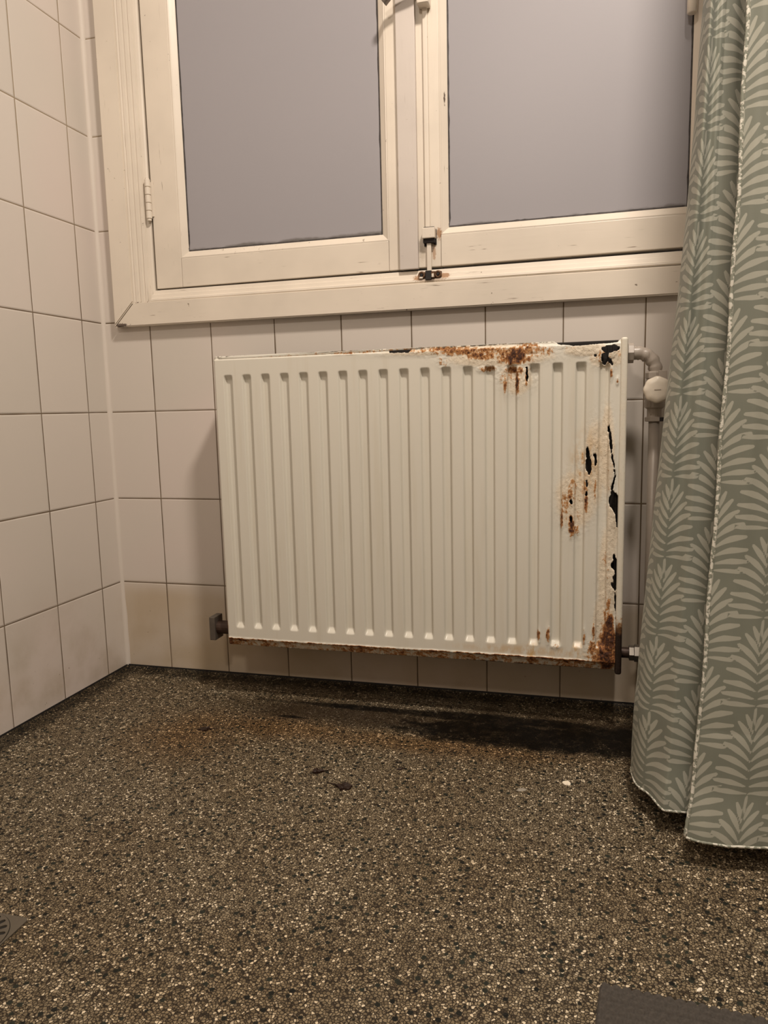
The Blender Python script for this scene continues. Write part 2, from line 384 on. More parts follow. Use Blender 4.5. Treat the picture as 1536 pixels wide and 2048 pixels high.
HOLES= [[(1.1039, 0.5681), (1.1059, 0.5573), (1.109, 0.5429), (1.1111, 0.526), (1.1106, 0.5163), (1.1134, 0.5018), (1.1165, 0.4848), (1.1177, 0.4702), (1.1147, 0.458), (1.1126, 0.4457), (1.1173, 0.4433), (1.1244, 0.4336), (1.1262, 0.4139), (1.1247, 0.3942), (1.125, 0.3793), (1.1203, 0.3793), (1.1193, 0.3941), (1.1156, 0.4089), (1.1072, 0.4186), (1.1063, 0.431), (1.1099, 0.4384), (1.1096, 0.4531), (1.1134, 0.4629), (1.1156, 0.4726), (1.1137, 0.4872), (1.1107, 0.4994), (1.1078, 0.5188), (1.1045, 0.5309), (1.1039, 0.5405), (1.1027, 0.555)], [(1.068, 0.5252), (1.0716, 0.5166), (1.0732, 0.5044), (1.0766, 0.4959), (1.0758, 0.4848), (1.0746, 0.475), (1.0713, 0.4726), (1.0686, 0.4787), (1.0645, 0.4873), (1.0648, 0.4996), (1.0676, 0.502), (1.0646, 0.5118), (1.065, 0.5191)], [(1.0787, 0.5117), (1.0839, 0.5122), (1.085, 0.497), (1.0838, 0.4861), (1.0814, 0.4922), (1.08, 0.5044), (1.0776, 0.5093)], [(1.0652, 0.4652), (1.07, 0.4652), (1.0697, 0.4529), (1.0666, 0.4504)], [(1.0667, 0.4467), (1.0698, 0.443), (1.0692, 0.4361), (1.0644, 0.436)], [(1.1165, 0.3318), (1.1206, 0.3244), (1.1239, 0.3144), (1.1247, 0.2968), (1.1269, 0.2818), (1.1252, 0.269), (1.1194, 0.2637), (1.1157, 0.2686), (1.112, 0.2786), (1.118, 0.2764), (1.1154, 0.2877), (1.12, 0.2954), (1.1175, 0.3029), (1.1115, 0.3065), (1.1121, 0.3115), (1.1149, 0.3166)], [(1.1201, 0.2643), (1.1227, 0.2537), (1.1229, 0.2384), (1.1253, 0.2258), (1.1268, 0.2105), (1.1204, 0.2088), (1.1226, 0.2179), (1.12, 0.2332), (1.1189, 0.251)], [(1.0365, 0.4278), (1.043, 0.4304), (1.0448, 0.4204), (1.0407, 0.4191)], [(1.0385, 0.4003), (1.0434, 0.3978), (1.0435, 0.3853), (1.0398, 0.389)], [(1.0888, 0.6952), (1.0982, 0.7004), (1.1104, 0.7012), (1.1213, 0.6966), (1.12, 0.6911), (1.1079, 0.6888), (1.1025, 0.6863), (1.1021, 0.6807), (1.1068, 0.6764), (1.1105, 0.6651), (1.1056, 0.6666), (1.1001, 0.6716), (1.0974, 0.6656), (1.0919, 0.6672), (1.0891, 0.6771), (1.0895, 0.684), (1.0957, 0.688), (1.0916, 0.6909)], [(1.0766, 0.6854), (1.0796, 0.6869), (1.0824, 0.684), (1.0802, 0.6808), (1.0775, 0.6826)], [(0.9594, 0.6692), (0.9629, 0.6677), (0.9641, 0.6503), (0.9624, 0.6389), (0.9601, 0.6447)], [(1.1251, 0.695), (1.1278, 0.6949), (1.1278, 0.6811), (1.1259, 0.6817)], [(1.0053, 0.7149), (1.0138, 0.7083), (1.0195, 0.7047), (1.0474, 0.7012), (1.075, 0.7028), (1.0982, 0.7031), (1.1157, 0.7051), (1.129, 0.7147), (1.1289, 0.7197), (1.0053, 0.7256)], [(0.6927, 0.7197), (0.7026, 0.7103), (0.7072, 0.7032), (0.7434, 0.7026), (0.7488, 0.7098), (0.7591, 0.7123), (0.7807, 0.7128), (0.7809, 0.7217), (0.6929, 0.7257)], [(0.6558, 0.7168), (0.6556, 0.7101), (0.6723, 0.7091), (0.6741, 0.716)]]
RUST= [(1.1080, 0.150, 0.018, 0.050, 1.25, 0), (1.1120, 0.185, 0.010, 0.040, 1.25, 0), (1.1000, 0.135, 0.030, 0.014, 1.0, 0), (1.085, 0.150, 0.016, 0.020, 0.85, 0), (0.9420, 0.694, 0.075, 0.015, 0.80, 0), (0.860, 0.700, 0.090, 0.009, 0.85, 0), (0.9350, 0.655, 0.032, 0.028, 0.62, 0), (1.048, 0.420, 0.030, 0.060, 0.55, 0), (1.064, 0.490, 0.018, 0.040, 0.55, 0), (1.098, 0.683, 0.030, 0.018, 0.6, 0), (1.108, 0.29, 0.012, 0.07, 0.5, 0), (1.108, 0.47, 0.010, 0.09, 0.42, 0), (0.6350, 0.7080, 0.060, 0.004, 0.8, 0), (0.95, 0.141, 0.10, 0.008, 0.35, 1), (1.108, 0.21, 0.008, 0.04, 0.8, 0), (0.8079, 0.6846, 0.014, 0.0127, 0.6, 0), (0.7609, 0.7047, 0.0425, 0.0046, 0.7, 0), (0.8221, 0.7057, 0.0552, 0.0063, 0.9, 0), (0.8773, 0.6926, 0.0362, 0.0107, 0.9, 0), (0.9404, 0.6883, 0.0398, 0.0195, 1, 0), (0.9625, 0.698, 0.0263, 0.0176, 0.9, 0), (0.8909, 0.668, 0.0199, 0.0072, 0.9, 0), (0.9225, 0.6418, 0.0036, 0.0224, 0.8, 0), (0.944, 0.6412, 0.0045, 0.0286, 1, 0), (0.9609, 0.6495, 0.0035, 0.0213, 1, 0), (0.9759, 0.6464, 0.0053, 0.0177, 0.5, 0), (0.9404, 0.6635, 0.0266, 0.0089, 0.9, 0), (1.0278, 0.6995, 0.0426, 0.0043, 0.5, 0), (1.0791, 0.6776, 0.0101, 0.0121, 0.5, 0), (1.1072, 0.6533, 0.0029, 0.0138, 0.9, 0), (1.1175, 0.6383, 0.0025, 0.0069, 1, 0), (0.6092, 0.7092, 0.0499, 0.0028, 0.5, 0), (0.6191, 0.7069, 0.015, 0.0028, 0.8, 0), (1.0663, 0.4961, 0.0241, 0.0495, 0.35, 1), (1.0566, 0.442, 0.0243, 0.0437, 0.6, 0), (1.0305, 0.4189, 0.0132, 0.0368, 0.7, 0), (1.0415, 0.3823, 0.0062, 0.024, 1, 0), (1.0673, 0.4239, 0.0043, 0.0228, 0.9, 0), (1.0245, 0.3959, 0.0035, 0.024, 1, 0), (1.0487, 0.3714, 0.0088, 0.0129, 0.8, 0), (1.0826, 0.4467, 0.0026, 0.0271, 0.8, 0), (1.0391, 0.4418, 0.0088, 0.0274, 0.7, 0), (1.1105, 0.1719, 0.0096, 0.0361, 1, 0), (1.1157, 0.1304, 0.0158, 0.0172, 0.9, 0), (1.0827, 0.1444, 0.0089, 0.0211, 0.75, 0), (1.0671, 0.1722, 0.0031, 0.0172, 0.9, 0), (1.0839, 0.1798, 0.0031, 0.021, 0.9, 0), (0.9845, 0.1701, 0.0037, 0.0136, 0.9, 0), (1.002, 0.1731, 0.0041, 0.0174, 1, 0), (0.9717, 0.14, 0.0148, 0.0137, 0.6, 1), (1.054, 0.1435, 0.0108, 0.0135, 0.55, 1), (1.13, 0.2089, 0.0035, 0.0282, 0.9, 0), (1.0149, 0.1545, 0.0091, 0.0078, 0.7, 0), (1.1003, 0.1504, 0.0106, 0.0239, 0.8, 0), (1.0242, 0.1405, 0.0541, 0.0078, 0.35, 1), (0.3384, 0.1554, 0.0035, 0.0329, 0.6, 0), (0.3419, 0.1141, 0.0233, 0.0055, 0.7, 0)]
PEEL= [(1.1028, 0.5181, 0.0132, 0.0846), (1.0819, 0.4916, 0.0188, 0.0846), (1.1069, 0.2825, 0.0188, 0.1034), (1.1138, 0.3837, 0.0113, 0.0564), (1.0952, 0.1976, 0.0141, 0.0564), (1.1001, 0.6793, 0.0329, 0.0188), (1.0704, 0.6934, 0.047, 0.0113), (0.9135, 0.6867, 0.1034, 0.0169), (1.048, 0.4283, 0.0376, 0.0564), (0.9449, 0.6456, 0.0282, 0.0282), (0.8314, 0.7035, 0.141, 0.0094)]

# ------------------------------------------------------------------ room shell
FZ = -0.010                      # floor surface; the tiles start at z = 0
RX, RY, CZ = 2.15, -2.55, 2.45   # right wall, rear wall, ceiling
WX0, WX1, WZ0, WZ1 = 0.118, 1.337, 0.858, 2.045   # window opening
bm = bmesh.new()
for a in ((-0.12, WX0, 0, 0.14, 0.0, CZ), (WX1, RX+0.1, 0, 0.14, 0.0, CZ), (WX0, WX1, 0, 0.14, 0.0, WZ0), (WX0, WX1, 0, 0.14, WZ1, CZ)):
    bx(bm, *a)
tag(obj('wall_back', bm, M['tile_back']), 'white tiled wall with the window and radiator', None, 'structure')
tag(box('wall_left', -0.12, 0, RY, 0, 0.0, CZ, M['tile_left'], None, 0), 'white tiled wall left of the window', None, 'structure')
tag(box('wall_right', RX, RX+0.1, RY, 0, FZ, CZ, M['plaster'], None, 0), None, None, 'structure')
tag(box('wall_rear', -0.12, RX+0.1, RY-0.1, RY, FZ, CZ, M['plaster'], None, 0), None, None, 'structure')
tag(box('ceiling', -0.12, RX+0.1, RY-0.1, 0.14, CZ, CZ+0.1, M['ceiling'], None, 0), None, None, 'structure')
# floor with a small coved rim against the two tiled walls
bm = bmesh.new()
prof = [(-0.10, FZ-0.02), (-0.003, FZ-0.02), (-0.003, -0.0008), (0.0012, -0.0010), (0.005, -0.0040), (0.012, -0.0066), (0.026, -0.0086), (0.045, FZ)]
pv = [(x, z) for x, z in prof]
A = []
for d, z in pv:
    A.append([bm.verts.new((RX+0.1, -d, z)), bm.verts.new((d, -d, z)), bm.verts.new((d, RY-0.1, z))])
for a, b in zip(A, A[1:]):
    for k in range(2): bm.faces.new((a[k], a[k+1], b[k+1], b[k]))
e = A[-1]; far = bm.verts.new((RX+0.1, RY-0.1, FZ))
bm.faces.new((e[0], e[1], e[2], far))
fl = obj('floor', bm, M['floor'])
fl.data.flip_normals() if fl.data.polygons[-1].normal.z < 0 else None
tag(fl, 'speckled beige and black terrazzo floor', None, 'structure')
# dark joint between the tiles and the floor, and the sealant in the corner
bm = bmesh.new()
bx(bm, 0, RX, -0.0014, 0.01, -0.006, 0.0022); bx(bm, -0.01, 0.0014, RY, 0, -0.006, 0.0022)
tag(obj('baseboard_back', bm, M['black']), 'dark joint between the wall tiles and floor', None, 'structure')
bm = bmesh.new(); cs = []
for z in np.linspace(0, CZ, 60):
    row = []
    w = 0.0075 + 0.0010*math.sin(z*23) + 0.0008*math.sin(z*61)
    for k in range(7):
        t = k/6*math.pi/2
        row.append(bm.verts.new((w*(1-math.sin(t)), -w*(1-math.cos(t)), z)))
    cs.append(row)
for a, b in zip(cs, cs[1:]):
    for k in range(6): bm.faces.new((a[k], a[k+1], b[k+1], b[k]))
tag(obj('trim_1', bm, M['silicone'], None, True), 'pale sealant strip in the tiled corner', None, 'structure')

# ------------------------------------------------------------------ window
win = empty('window_1', (0.727, 0, 0.80), 'white painted wooden window with two frosted casements', None, 'structure')
def trim_board(p4, name, mat, y0=-0.020, y1=0.004):
    """p4: four (x,z) corners of the face, extruded back to the wall, front edges eased"""
    bm = bmesh.new()
    f = [bm.verts.new((x, y0, z)) for x, z in p4]; b = [bm.verts.new((x, y1, z)) for x, z in p4]
    bm.faces.new(f); bm.faces.new(b[::-1])
    for k in range(4): bm.faces.new((f[k], b[k], b[(k+1) % 4], f[(k+1) % 4]))
    bmesh.ops.bevel(bm, geom=[e for e in bm.edges if all(abs(v.co.y-y0) < 1e-6 for v in e.verts)], offset=0.0022, segments=2, affect='EDGES')
    return obj(name, bm, mat, win)
TX0, TX1, TZ0, TZ1, TW = 0.043, 1.411, 0.794, 2.115, 0.052
g = 0.0007
trim_board([(TX0, TZ0+g*2), (TX0+TW-g, TZ0+TW+g), (TX0+TW, TZ1-TW), (TX0+0.002, TZ1)], 'trim_board', M['paint_v'])
trim_board([(TX0+g*2, TZ0), (TX1, TZ0), (TX1-TW, TZ0+TW-0.001), (TX0+TW+g, TZ0+TW-g)], 'trim_board', M['paint_h'])
trim_board([(TX1, TZ0+g), (TX1-TW, TZ0+TW+g), (TX1-TW, TZ1-TW), (TX1, TZ1)], 'trim_board', M['paint_v'])
trim_board([(TX0, TZ1), (TX1, TZ1), (TX1-TW, TZ1-TW), (TX0+TW, TZ1-TW)], 'trim_board', M['paint_h'])
# fluted jamb moulding stepping back from the trim to the casements
for s, bx0 in ((1, TX0+TW-0.004), (-1, TX1-TW+0.004)):
    bm = bmesh.new()
    prof = [(0, 0.002), (0, -0.0175), (0.006, -0.0185), (0.0085, -0.0150), (0.0095, -0.0165), (0.0165, -0.0160), (0.0185, -0.0110), (0.0195, -0.0125),
            (0.0265, -0.0120), (0.0285, -0.0070), (0.0295, -0.0085), (0.0365, -0.0075), (0.0385, -0.0015), (0.044, 0.0000), (0.0475, 0.0015), (0.0480, 0.020)]
    lo = [bm.verts.new((bx0+s*d, y, TZ0+TW-0.004)) for d, y in prof]; hi = [bm.verts.new((bx0+s*d, y, TZ1-TW)) for d, y in prof]
    for k in range(len(prof)-1): bm.faces.new((lo[k], lo[k+1], hi[k+1], hi[k]))
    obj('jamb_moulding', bm, M['paint_v'], win)
# frame member under the casements: stepped strip seen above the lower trim board
bm = bmesh.new()
prof = [(0.8440, -0.015), (0.8462, -0.0172), (0.8500, -0.0165), (0.8525, -0.0105), (0.8600, -0.0085), (0.8618, -0.0040), (0.8700, -0.0020), (0.8702, 0.045), (0.858, 0.045), (0.844, 0.004)]
l = [bm.verts.new((0.136, y, z)) for z, y in prof]; r = [bm.verts.new((1.318, y, z+0.003)) for z, y in prof]
for k in range(len(prof)): bm.faces.new((l[k], l[(k+1) % len(prof)], r[(k+1) % len(prof)], r[k]))
bm.faces.new(l); bm.faces.new(r[::-1])
obj('sill_frame', bm, M['paint_h'], win)
bm = bmesh.new(); bx(bm, 0.120, 0.145, 0.012, 0.10, 0.866, 2.03); bx(bm, 1.31, 1.335, 0.012, 0.10, 0.866, 2.03); bx(bm, 0.12, 1.335, 0.046, 0.10, 0.859, 0.885); bx(bm, 0.12, 1.335, 0.012, 0.10, 2.02, 2.043)
obj('frame_lining', bm, M['black'], win)

def sash(x0, x1, z0, z0r, z1, gx0, gx1, gz0, gz1):
    """casement: two stiles, two rails, mitred glazing bead, putty line and pane"""
    root = bpy.data.objects.new('casement', None); C.objects.link(root); root.parent = win; root.empty_display_size = 0.05
    b = 0.016
    def part(name, x0, x1, z0, z1, mat, dz=0.0):
        bm = bmesh.new(); bx(bm, x0, x1, 0.0, 0.036, z0, z1, 0.0014)
        if dz:
            for v in bm.verts:
                if v.co.z < (z0+z1)/2: v.co.z += dz(v.co.x)
        return obj(name, bm, mat, root)
    sl = (z0r-z0)/(x1-x0)
    dz = lambda x: sl*(x-x0)
    part('stile', x0, gx0-b, z0, z1, M['paint_v'], dz)
    part('stile', gx1+b, x1, z0, z1, M['paint_v'], dz)
    part('rail', gx0-b+0.0006, gx1+b-0.0006, z0, gz0-b, M['paint_h'], dz)
    part('rail', gx0-b+0.0006, gx1+b-0.0006, gz1+b, z1, M['paint_h'])
    bm = bmesh.new(); ring(bm, gx0-b, gx1+b, gz0-b, gz1+b, [(0, 0.03), (0, 0.0006), (0.0022, 0.0004), (0.0040, 0.0022), (b-0.0025, 0.0088), (b-0.0008, 0.0105), (b-0.0008, 0.03)])
    obj('glazing_bead', bm, M['paint_v'], root)
    bm = bmesh.new()
    # uneven dark putty line round the pane
    N = 240
    P4 = [(gx0, gz0), (gx1, gz0), (gx1, gz1), (gx0, gz1)]
    out, inn = [], []
    for k in range(4):
        a, c = P4[k], P4[(k+1) % 4]; nx, nz = (-(c[1]-a[1]), c[0]-a[0]); L = math.hypot(nx, nz); nx /= L; nz /= L
        for i in range(N//4):
            t = i/(N//4); x = a[0]+(c[0]-a[0])*t; z = a[1]+(c[1]-a[1])*t
            w = (0.0017+0.0013*random.random()*random.random()) * (0.0 if i == 0 else 1) + (0.0022 if i == 0 else 0)
            out.append(bm.verts.new((x-nx*0.003, 0.0098, z-nz*0.003))); inn.append(bm.verts.new((x+nx*w + (0.002 if i == 0 and k in (0, 3) else -0.002 if i == 0 else 0)*0, 0.0108, z+nz*w)))
    for i in range(len(out)): j = (i+1) % len(out); bm.faces.new((out[i], out[j], inn[j], inn[i]))
    obj('putty_line', bm, M['seal'], root)
    box('glass_pane', gx0-0.004, gx1+0.004, 0.0112, 0.0152, gz0-0.004, gz1+0.004, M['glass'], root, 0)
    return root
left_s = sash(0.1445, 0.7255, 0.8735, 0.8765, 2.016, 0.2235, 0.6605, 0.9505, 1.945)
right_s = sash(0.7275, 1.3095, 0.8775, 0.8800, 2.016, 0.7985, 1.2385, 0.9535, 1.945)
# flat cover strip over the meeting stiles
box('cover_strip', 0.7010, 0.7385, -0.011, -0.0002, 0.8745, 2.012, M['astragal'], win, 0.0012)
# hinges
def hinge(x, zc):
    bm = bmesh.new()
    for k in range(5):
        h0 = zc-0.041+k*0.0165
        lathe(bm, [(0.0052, 0), (0.0062, 0.001), (0.0062, 0.0148), (0.0052, 0.0158)], (x, -0.0065, h0), 'z', 18)
    lathe(bm, [(0.0046, 0), (0.0046, 0.088)], (x, -0.0065, zc-0.045), 'z', 14)
    bx(bm, x-0.009, x+0.009, -0.0025, 0.001, zc-0.036, zc+0.036, 0.0006)
    obj('hinge', bm, M['hinge'], win, False)
hinge(0.1405, 1.062); hinge(0.1405, 1.83); hinge(1.3135, 1.10); hinge(1.3135, 1.83)
# the pull knob that shows at the top of the right casement
bm = bmesh.new(); lathe(bm, [(0.006, 0), (0.0085, 0.002), (0.0085, 0.075), (0.006, 0.078)], (1.2335, -0.012, 1.268), 'z', 18)
bx(bm, 1.2265, 1.2405, -0.008, 0.0005, 1.275, 1.34, 0.001)
obj('casement_stay', bm, M['hinge'], win, True)
# espagnolette bolt: rod, guide, keeper, gearbox and lever
rod = bpy.data.objects.new('locking_bolt', None); C.objects.link(rod); rod.parent = win; rod.empty_display_size = 0.03
bm = bmesh.new(); bx(bm, 0.7525, 0.7625, -0.0062, -0.0002, 0.949, 2.0, 0.0026, 3); obj('rod', bm, M['paint_v'], rod)
bm = bmesh.new(); bx(bm, 0.7555, 0.7645, -0.0085, -0.0015, 0.868, 0.930, 0.002, 3); obj('rod_tip', bm, M['paint_v'], rod)
bm = bmesh.new(); bx(bm, 0.7480, 0.7735, -0.0165, -0.0004, 0.9300, 0.9500, 0.0016); obj('rod_guide', bm, M['hinge'], rod)
bm = bmesh.new(); bx(bm, 0.7490, 0.7730, -0.0120, -0.0003, 0.9215, 0.9302, 0.002); bx(bm, 0.750, 0.7715, -0.010, -0.0003, 0.9498, 0.9525, 0.001)
bx(bm, 0.7497, 0.7545, -0.0035, -0.0002, 0.917, 0.923, 0.001); bx(bm, 0.7690, 0.7745, -0.0030, -0.0002, 0.919, 0.949, 0.001)
obj('rusted_bracket', bm, M['core'], rod)
kp = bpy.data.objects.new('keeper_plate', None); C.objects.link(kp); kp.parent = rod; kp.empty_display_size = 0.02
def torus(bm, c, R_, r_, axis='y', n=18, q=8):
    ringv = []
    for i in range(n):
        a = 2*math.pi*i/n; row = []
        for j in range(q):
            b = 2*math.pi*j/q; rr = R_+r_*math.cos(b)
            row.append(bm.verts.new((c[0]+rr*math.cos(a), c[1]+r_*math.sin(b), c[2]+rr*math.sin(a))))
        ringv.append(row)
    for i in range(n):
        for j in range(q): bm.faces.new((ringv[i][j], ringv[(i+1) % n][j], ringv[(i+1) % n][(j+1) % q], ringv[i][(j+1) % q]))
kp.name = 'keeper'
bm = bmesh.new()
for x in (0.7465, 0.7795): torus(bm, (x, -0.0165, 0.8600), 0.0052, 0.0022)
bx(bm, 0.740, 0.7855, -0.0135, -0.006, 0.8555, 0.8665, 0.001); bx(bm, 0.7665, 0.7735, -0.0215, -0.006, 0.8530, 0.8655, 0.0012)
obj('keeper_eyes', bm, M['rusty_fit'], kp)
bm = bmesh.new(); bx(bm, 0.7545, 0.7665, -0.0205, -0.006, 0.8500, 0.8675, 0.001)
for x in (0.7465, 0.7795): lathe(bm, [(0.0022, 0), (0.0030, 0.001), (0.0022, 0.004)], (x, -0.0195, 0.8600), 'y', 10)
obj('keeper_slot', bm, M['black'], kp)
bm = bmesh.new(); bx(bm, 0.7420, 0.7490, -0.0195, -0.0155, 0.8530, 0.8565, 0.001); bx(bm, 0.7675, 0.7720, -0.0228, -0.0205, 0.8540, 0.8610, 0.001)
obj('keeper_paint', bm, M['hinge'], kp)
bm = bmesh.new(); bx(bm, 0.7460, 0.7690, -0.026, -0.0002, 1.352, 1.475, 0.004, 3); obj('gearbox', bm, M['hinge'], rod)
bm = bmesh.new()
tube(bm, [(0.7575, -0.022, 1.392), (0.7575, -0.034, 1.392), (0.745, -0.036, 1.389), (0.715, -0.034, 1.380), (0.696, -0.032, 1.370), (0.684, -0.030, 1.361)], [0.007, 0.007, 0.0065, 0.006, 0.0065, 0.0072], 14)
obj('lever', bm, M['handle'], rod, True)
adopt(win)

# ------------------------------------------------------------------ radiator
RB0, RB1, RZ0, RZ1, RYF = 0.3370, 1.1330, 0.1085, 0.7120, -0.1300
rad = empty('radiator', (0.735, -0.075, RZ0), 'white ribbed radiator with rust and torn holes, on the tiled wall below the window', 'radiator')
def vnoise(x, z, s, seed):
    """cheap value noise on numpy arrays"""
    r = np.random.RandomState(seed).rand(64, 64); u = x*s; v = z*s
    i = np.floor(u).astype(int); j = np.floor(v).astype(int); fu = u-i; fv = v-j
    fu = fu*fu*(3-2*fu); fv = fv*fv*(3-2*fv)
    g = lambda a, b: r[a % 64, b % 64]
    return (g(i, j)*(1-fu)+g(i+1, j)*fu)*(1-fv)+(g(i, j+1)*(1-fu)+g(i+1, j+1)*fu)*fv
def sstep(a, b, x):
    t = np.clip((x-a)/(b-a), 0, 1); return t*t*(3-2*t)
PX1 = 1.1225                                    # the front sheet stops at the right-hand side cover
xs = np.linspace(RB0, PX1, 560)
zs = np.concatenate([np.linspace(RZ0, 0.165, 46)[:-1], np.linspace(0.165, 0.64, 190)[:-1], np.linspace(0.64, RZ1, 60)])
X, Z = np.meshgrid(xs, zs); sh = X.shape
GR = [0.3615+0.04028*i for i in range(19)]
def groove(X, Z):
    g = np.zeros_like(X)
    for gx in GR:
        cx, hw = gx+0.0095, 0.0095
        # rounded-box distance
        zc, hh, rr = 0.4125, 0.2625, 0.0045
        qx = np.abs(X-cx)-(hw-rr); qz = np.abs(Z-zc)-(hh-rr)
        d = np.hypot(np.maximum(qx, 0), np.maximum(qz, 0))+np.minimum(np.maximum(qx, qz), 0)-rr
        side = sstep(0.0002, -0.0030, d)
        endz = sstep(hh+0.0005, hh-0.0125, np.abs(Z-zc))
        g = np.maximum(g, side*endz)
    return g
G = groove(X, Z)
Y = np.full(sh, RYF)
Y += 0.0085*G
Y += 0.0045*sstep(0.0085, 0.0055, RZ1-Z)        # stepped flange: top, left, bottom
Y += 0.0040*sstep(0.0060, 0.0035, X-RB0)
lipz = 0.1270+0.0006*np.sin(X*9)
Y += 0.0150*np.clip((lipz-Z)/0.018, 0, 1)**0.8
Y += 0.0030*sstep(0.004, 0.0, X-RB0)
def gauss(X, Z, cx, cz, ax, az): return np.exp(-(((X-cx)/ax)**2+((Z-cz)/az)**2)**1.5)
rust = np.zeros(sh); yel = np.zeros(sh); peel = np.zeros(sh)
for cx, cz, ax, az, s, k in RUST:
    v = s*gauss(X, Z, cx, cz, max(ax, .002)*1.1, az*1.1)
    if k: yel = np.maximum(yel, v*1.5)
    else: rust = np.maximum(rust, v)
for cx, cz, ax, az in PEEL: peel = np.maximum(peel, 0.9*gauss(X, Z, cx, cz, ax, az))
# the lower lip is rusty all along, worst at the right; the crease above it is dark
lx = sstep(0.40, 1.10, X)
rust = np.maximum(rust, (0.62+0.10*lx)*sstep(0.129, 0.126, Z)*(0.7+0.6*vnoise(X, Z, 40, 3)))
rust = np.maximum(rust, (0.95+0.45*lx)*np.exp(-((Z-lipz-0.0005)/0.0024)**2)*(0.5+0.7*vnoise(X, Z, 55, 4)))
rust = np.maximum(rust, 0.75*np.exp(-((Z-RZ0)/0.0025)**2))
yel = np.maximum(yel, 0.5*sstep(0.129, 0.124, Z))
rust = np.maximum(rust, 0.45*sstep(0.20, 0.13, Z)*sstep(0.0045, 0.002, X-RB0))
nz = vnoise(X, Z, 210, 11)+0.6*vnoise(X, Z, 420, 12)
rust = np.minimum(rust, 1.15)
Y -= np.maximum(rust, peel*0.6)*(nz-0.65)*0.0016
# curled sheet along the tears
for cx, cz, ax, az in ((1.112, 0.50, 0.008, 0.06), (1.120, 0.41, 0.009, 0.03), (1.118, 0.28, 0.008, 0.035), (1.100, 0.688, 0.016, 0.015)):
    Y -= 0.003*gauss(X, Z, cx, cz, ax, az)
def inside(px, pz, poly):
    r = np.zeros(px.shape, bool); n = len(poly)
    for i in range(n):
        x1, z1 = poly[i]; x2, z2 = poly[(i+1) % n]
        c = ((z1 > pz) != (z2 > pz)) & (px < (x2-x1)*(pz-z1)/((z2-z1) if z2 != z1 else 1e-9)+x1)
        r ^= c
    return r
def nearest(px, pz, poly):
    bd = np.full(px.shape, 1e9); bxx = px.copy(); bzz = pz.copy(); n = len(poly)
    for i in range(n):
        x1, z1 = poly[i]; x2, z2 = poly[(i+1) % n]; dx, dz = x2-x1, z2-z1
        t = np.clip(((px-x1)*dx+(pz-z1)*dz)/(dx*dx+dz*dz+1e-12), 0, 1); qx = x1+t*dx; qz = z1+t*dz
        d = (px-qx)**2+(pz-qz)**2; mk = d < bd
        bd[mk] = d[mk]; bxx[mk] = qx[mk]; bzz[mk] = qz[mk]
    return bd, bxx, bzz
def jag(poly, step=0.0022, amp=0.0009, seed=1):
    r = random.Random(seed); out = []
    for i in range(len(poly)):
        a, b = poly[i], poly[(i+1) % len(poly)]; L = math.hypot(b[0]-a[0], b[1]-a[1]); k = max(1, int(L/step))
        for j in range(k):
            t = j/k; out.append((a[0]+(b[0]-a[0])*t+r.uniform(-amp, amp), a[1]+(b[1]-a[1])*t+r.uniform(-amp, amp)))
    return out
HJ = [jag(h, seed=i) for i, h in enumerate(HOLES)]
xf, zf = X.ravel().copy(), Z.ravel().copy()
ins = np.zeros(xf.shape, bool)
for h in HJ: ins |= inside(xf, zf, h)
nx, nzr = sh[1], sh[0]
idx = np.arange(nx*nzr).reshape(nzr, nx)
F = np.stack([idx[:-1, :-1], idx[:-1, 1:], idx[1:, 1:], idx[1:, :-1]], -1).reshape(-1, 4)
cnt = ins[F].sum(1); keep = cnt < 3
# outer corners are rounded
cr = 0.007
def corner_cut(x, z):
    qx = np.maximum(RB0+cr-x, 0); qz = np.maximum(np.maximum(RZ0+cr-z, z-(RZ1-cr)), 0)
    return np.hypot(qx, qz)-cr
cc = corner_cut(xf, zf)
keep &= (cc[F].max(1) < 0.0012)
F = F[keep]
used = np.unique(F)
mv = used[ins[used]]
if len(mv):
    bd = np.full(mv.shape, 1e9); nxx = xf[mv].copy(); nzz = zf[mv].copy()
    for h in HJ:
        d, qx, qz = nearest(xf[mv], zf[mv], h); k = (d < bd) & inside(xf[mv], zf[mv], h)
        bd[k] = d[k]; nxx[k] = qx[k]; nzz[k] = qz[k]
    xf[mv] = nxx; zf[mv] = nzz
k = cc > 0
ang = np.arctan2(zf-np.where(zf > 0.4, RZ1-cr, RZ0+cr), xf-(RB0+cr))
xf[k] = (RB0+cr)+cr*np.cos(ang[k]); zf[k] = np.where(zf[k] > 0.4, RZ1-cr, RZ0+cr)+cr*np.sin(ang[k])
remap = -np.ones(nx*nzr, int); remap[used] = np.arange(len(used))
co = np.stack([xf[used], Y.ravel()[used], zf[used]], -1); F = remap[F]
fp = grid_obj('front_panel', co, F.tolist(), M['enamel'], rad)
for nm, arr in (('rust', rust), ('peel', peel), ('yellow', yel)):
    at = fp.data.attributes.new(nm, 'FLOAT', 'POINT'); at.data.foreach_set('value', np.clip(arr, 0, 1).ravel()[used].astype(np.float32))
sd = fp.modifiers.new('sheet_thickness', 'SOLIDIFY'); sd.thickness = 0.0010; sd.offset = -1
fp['label'] = 'ribbed white front sheet with rust blooms and torn black holes'
